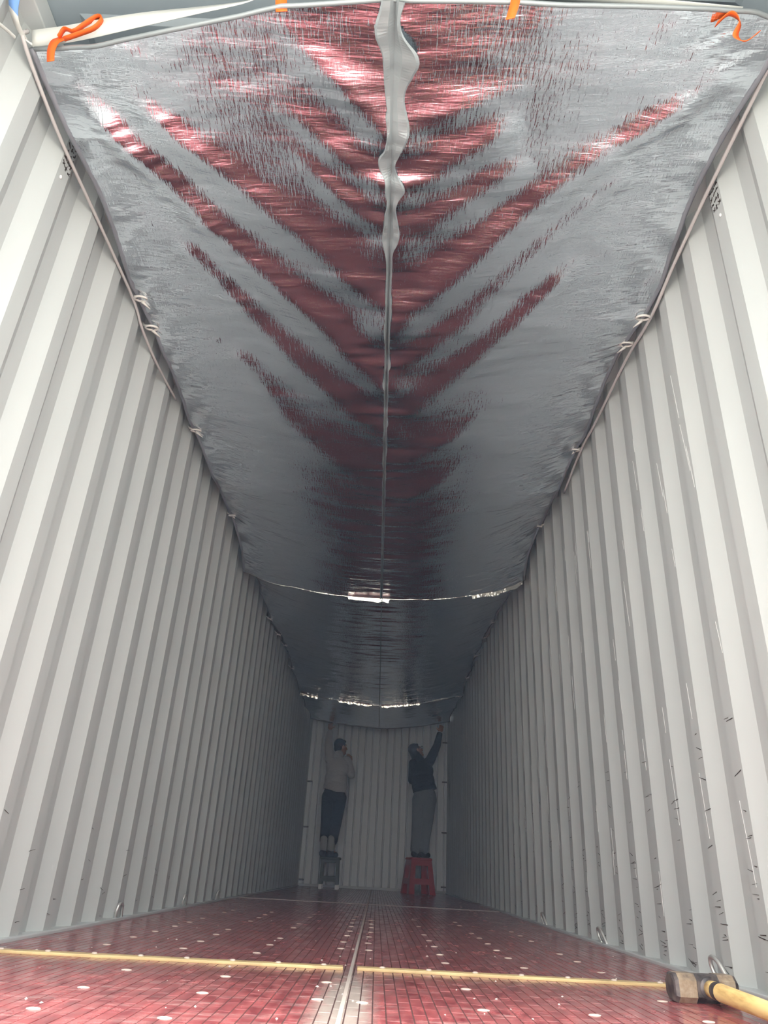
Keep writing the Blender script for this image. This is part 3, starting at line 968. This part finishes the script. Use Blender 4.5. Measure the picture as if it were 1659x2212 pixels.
def hand(mb, wrist, direction, palm_n, side, curl):
    """palm and five fingers; direction along the hand, palm_n out of the palm, side to the thumb"""
    w, d, pn, sd = Vector(wrist), Vector(direction).normalized(), Vector(palm_n).normalized(), Vector(side).normalized()
    c = w + d * 0.05
    rot = Matrix((sd, pn, d)).transposed()
    mb.ellipsoid(c, (0.042, 0.020, 0.056), rot)
    for i, (off, L) in enumerate(((0.030, 0.070), (0.010, 0.078), (-0.010, 0.073), (-0.029, 0.058))):
        a = w + d * 0.088 + sd * off
        d1 = (d * math.cos(curl) + pn * math.sin(curl)).normalized()
        d2 = (d * math.cos(curl * 2) + pn * math.sin(curl * 2)).normalized()
        b = a + d1 * L * 0.55
        e = b + d2 * L * 0.5
        mb.capsule(a, b, 0.0105, 0.0095); mb.capsule(b, e, 0.0095, 0.008)
    a = w + d * 0.03 + sd * 0.034
    b = a + (d * 0.6 + sd * 0.8 + pn * 0.2).normalized() * 0.034
    e = b + (d * 0.9 + sd * 0.2 + pn * 0.4).normalized() * 0.030
    mb.capsule(a, b, 0.013, 0.011); mb.capsule(b, e, 0.011, 0.009)

def head(mb, c, fwd, upv):
    f, u = Vector(fwd).normalized(), Vector(upv).normalized()
    u = (u - f * u.dot(f)).normalized()
    r = f.cross(u)
    R_ = Matrix((r, f, u)).transposed()
    c = Vector(c)
    L = lambda x, y, z: c + R_ @ Vector((x, y, z))
    mb.ellipsoid(L(0, -0.012, 0.022), (0.076, 0.096, 0.092), R_)
    mb.ellipsoid(L(0, 0.022, -0.040), (0.058, 0.066, 0.072), R_)
    mb.ellipsoid(L(0, 0.062, -0.090), (0.030, 0.028, 0.024), R_)   # chin
    mb.capsule(L(0, 0.088, 0.016), L(0, 0.110, -0.022), 0.010, 0.015)  # nose
    mb.ellipsoid(L(0, 0.086, -0.056), (0.026, 0.012, 0.008), R_)   # mouth
    mb.ellipsoid(L(0.0, 0.078, 0.034), (0.050, 0.016, 0.009), R_)  # brow
    for s in (-1, 1):
        mb.ellipsoid(L(s * 0.077, -0.012, -0.008), (0.012, 0.020, 0.032), R_)
    return L, R_

def limb(mb, pts, radii):
    for a, b, ra, rb in zip(pts, pts[1:], radii, radii[1:]):
        mb.capsule(a, b, ra, rb)

def person(name, label, J, face, clothes, hair_kind):
    root = empty(name, J['root'])
    tag(root, label, 'person')
    jm, tm_, sm, bm_ = clothes
    # --- body, one continuous surface
    b = MB()
    L, R_ = head(b, J['head'], face, (J['head'][0] - J['neck'][0], J['head'][1] - J['neck'][1], J['head'][2] - J['neck'][2] + 0.1))
    b.capsule(J['neck'], Vector(J['head']) + (Vector(J['neck']) - Vector(J['head'])) * 0.45, 0.060, 0.054)
    b.capsule(J['chest'], J['neck'], 0.085, 0.058)
    b.capsule(J['pelvis'], J['chest'], 0.095, 0.10)
    for s in 'LR':
        limb(b, [J['sh' + s], J['el' + s], J['wr' + s]], [0.050, 0.040, 0.027])
        b.capsule(J['chest'], J['sh' + s], 0.075, 0.045)
        limb(b, [J['hip' + s], J['kn' + s], J['an' + s]], [0.078, 0.055, 0.040])
        b.capsule(J['an' + s], Vector(J['an' + s]) + Vector(J['toe' + s]) * 0.6 + Vector((0, 0, -0.035)), 0.036, 0.030)
        hand(b, J['wr' + s], J['hd' + s], J['pn' + s], J['sd' + s], J['curl' + s])
    body = b.build('body', m_skin, root); fuse(body, 0.0058, 3)
    # --- jacket
    j = MB()
    ch, pe = Vector(J['chest']), Vector(J['pelvis'])
    Rt = J['trot']
    j.ellipsoid(ch + Vector((0, 0, 0.03)), (0.185, 0.135, 0.17), Rt, 20, 14)
    j.ellipsoid(ch * 0.5 + pe * 0.5, (0.182, 0.142, 0.24), Rt, 20, 14)
    hemz = J['hem']
    j.ellipsoid(pe + Vector((0, 0, 0.06)), (0.188, 0.145, 0.17), Rt, 20, 14)
    for s in 'LR':
        limb(j, [J['sh' + s], J['el' + s], Vector(J['el' + s]).lerp(Vector(J['wr' + s]), J['slv' + s])], [0.080, 0.062, 0.047])
        j.capsule(ch + Vector((0, 0, 0.05)), J['sh' + s], 0.11, 0.078)
    j.capsule(ch + Vector((0, 0, 0.1)), Vector(J['neck']).lerp(Vector(J['head']), 0.12), 0.10, 0.072)
    jo = j.build('jacket', jm, root)
    fuse(jo, 0.009, 5)
    # cut the hem clean, following its tilt
    bmm = bmesh.new(); bmm.from_mesh(jo.data)
    bmesh.ops.bisect_plane(bmm, geom=bmm.verts[:] + bmm.edges[:] + bmm.faces[:], plane_co=(pe.x, pe.y, hemz), plane_no=J['hem_n'], clear_inner=True)
    bmm.to_mesh(jo.data); bmm.free()
    evaluated(jo, [('SOLIDIFY', dict(thickness=0.008, offset=-1.0))])
    # --- trousers
    q = MB()
    q.ellipsoid(pe + Vector((0, 0, -0.02)), (0.172, 0.130, 0.16), Rt, 20, 14)
    for s in 'LR':
        a, k, h = Vector(J['an' + s]), Vector(J['kn' + s]), Vector(J['hip' + s])
        end = k.lerp(a, J['cuff'])
        limb(q, [h, k, end], [0.104, 0.083, 0.072])
    qo = q.build('trousers', tm_, root); fuse(qo, 0.009, 5)
    # --- footwear
    for s in 'LR':
        a, t_ = Vector(J['an' + s]), Vector(J['toe' + s])
        f = MB()
        dd = t_.normalized(); sd = Vector((dd.y, -dd.x, 0))
        z0 = J['stand']
        f.capsule(a + Vector((0, 0, 0.05)), a + Vector((0, 0, -0.02)), 0.048, 0.046)
        f.capsule(Vector((a.x, a.y, z0 + 0.042)) - dd * 0.035, Vector((a.x, a.y, z0 + 0.034)) + dd * 0.13, 0.042, 0.036)
        f.capsule(Vector((a.x, a.y, z0 + 0.036)) + dd * 0.05 + sd * 0.012, Vector((a.x, a.y, z0 + 0.036)) + dd * 0.12 + sd * 0.006, 0.036, 0.036)
        fo = f.build('shoe', sm, root); fuse(fo, 0.007, 3)
        if bm_:
            g_ = MB()
            g_.capsule(a + Vector((0, 0, 0.16)), a + Vector((0, 0, 0.03)), 0.060, 0.056)
            go = g_.build('boot_shaft', bm_, fo); fuse(go, 0.007, 3)
    # --- hair
    h = MB()
    h.ellipsoid(L(0, -0.026, 0.040), (0.088, 0.100, 0.094), R_)
    h.ellipsoid(L(0, -0.062, -0.020), (0.074, 0.058, 0.075), R_)
    if hair_kind == 'hood':
        h.ellipsoid(L(0, -0.05, -0.06), (0.088, 0.075, 0.10), R_)
        h.capsule(L(-0.06, 0.03, 0.075), L(0.06, 0.03, 0.075), 0.022, 0.022)
    else:
        h.ellipsoid(L(0, 0.045, 0.085), (0.060, 0.045, 0.030), R_)
    ho = h.build('hair' if hair_kind == 'hair' else 'hood', m_hair, root); fuse(ho, 0.007, 4)
    # eyes
    for s in (-1, 1):
        MB().ellipsoid(L(s * 0.031, 0.082, 0.012), (0.014, 0.008, 0.008), R_, 10, 8).build('eye', m_white, root, True)
    return root, L, R_

V3 = Vector
p1 = dict(root=(-0.645, 11.0, 0.42), head=(-0.600, 11.08, 2.005), neck=(-0.628, 11.03, 1.875), chest=(-0.630, 11.01, 1.66), pelvis=(-0.645, 10.99, 1.33),
          shL=(-0.755, 11.02, 1.80), elL=(-0.802, 11.06, 2.08), wrL=(-0.800, 11.17, 2.285), hdL=(-0.05, 0.45, 0.9), pnL=(0.2, 0.9, -0.4), sdL=(1, -0.1, 0.1), curlL=0.45,
          shR=(-0.490, 11.02, 1.79), elR=(-0.405, 11.06, 1.60), wrR=(-0.438, 11.15, 1.81), hdR=(-0.10, 0.35, 0.9), pnR=(-0.6, 0.8, 0.1), sdR=(-0.7, -0.5, 0.3), curlR=1.0,
          hipL=(-0.735, 10.99, 1.25), hipR=(-0.555, 10.99, 1.24), knL=(-0.738, 11.01, 0.87), knR=(-0.590, 11.02, 0.87), anL=(-0.745, 10.95, 0.50), anR=(-0.635, 10.95, 0.50),
          toeL=(0.35, 0.6, 0), toeR=(0.45, 0.6, 0), slvL=0.75, slvR=0.35, cuff=0.62, stand=0.42, hem=1.325, hem_n=(0.26, 0, 1.0), trot=Matrix.Rotation(-0.30, 3, 'Z'))
for k in ('toeL', 'toeR'): p1[k] = tuple(V3(p1[k]).normalized() * 0.16)
r1, L1, R1 = person('person', 'man in a pale jacket and navy trousers standing on the dark stool', p1, (0.75, 0.62, 0.05), (m_jack, m_navy, m_shoe, m_sock), 'hair')

p2 = dict(root=(0.68, 11.0, 0.475), head=(0.600, 11.09, 2.005), neck=(0.640, 11.03, 1.88), chest=(0.690, 11.01, 1.67), pelvis=(0.745, 10.99, 1.36),
          shL=(0.560, 11.02, 1.80), elL=(0.545, 11.13, 1.57), wrL=(0.66, 11.26, 1.68), hdL=(0.5, 0.6, 0.5), pnL=(0.3, 0.5, -0.6), sdL=(-0.3, 0.4, 0.8), curlL=0.5,
          shR=(0.815, 11.03, 1.86), elR=(0.928, 11.10, 2.105), wrR=(0.982, 11.19, 2.335), hdR=(0.25, 0.35, 0.9), pnR=(-0.2, 0.9, -0.3), sdR=(-0.95, -0.1, 0.2), curlR=0.4,
          hipL=(0.655, 10.99, 1.28), hipR=(0.825, 10.99, 1.29), knL=(0.640, 11.01, 0.93), knR=(0.790, 11.02, 0.93), anL=(0.615, 10.95, 0.56), anR=(0.735, 10.95, 0.56),
          toeL=(0.4, 0.6, 0), toeR=(0.5, 0.6, 0), slvL=0.9, slvR=0.86, cuff=0.94, stand=0.481, hem=1.41, hem_n=(-0.20, 0, 1.0), trot=Matrix.Rotation(-0.18, 3, 'Z'))
for k in ('toeL', 'toeR'): p2[k] = tuple(V3(p2[k]).normalized() * 0.16)
r2_, L2, R2 = person('person', 'man in a dark hooded jacket and grey trousers standing on the red stool', p2, (0.80, 0.45, 0.42), (m_blk, m_grey, m_shoe, None), 'hood')
# wrist band, spectacles
w = V3(p2['elR']).lerp(V3(p2['wrR']), 0.90); d = (V3(p2['wrR']) - V3(p2['elR'])).normalized()
MB().tube([w - d * 0.014, w + d * 0.014], 0.043, 16).build('white_cuff', m_white, r2_, True)
gl = MB()
for s in (-1, 1):
    gl.tube([L2(s * 0.034 + 0.026 * math.cos(a * math.pi / 8), 0.108, 0.012 + 0.022 * math.sin(a * math.pi / 8)) for a in range(17)], 0.003, 6)
    gl.tube([L2(s * 0.060, 0.106, 0.014), L2(s * 0.082, 0.0, 0.012)], 0.003, 6)
gl.tube([L2(-0.010, 0.110, 0.014), L2(0.010, 0.110, 0.014)], 0.003, 6)
gl.build('spectacles', m_hair, r2_, True)
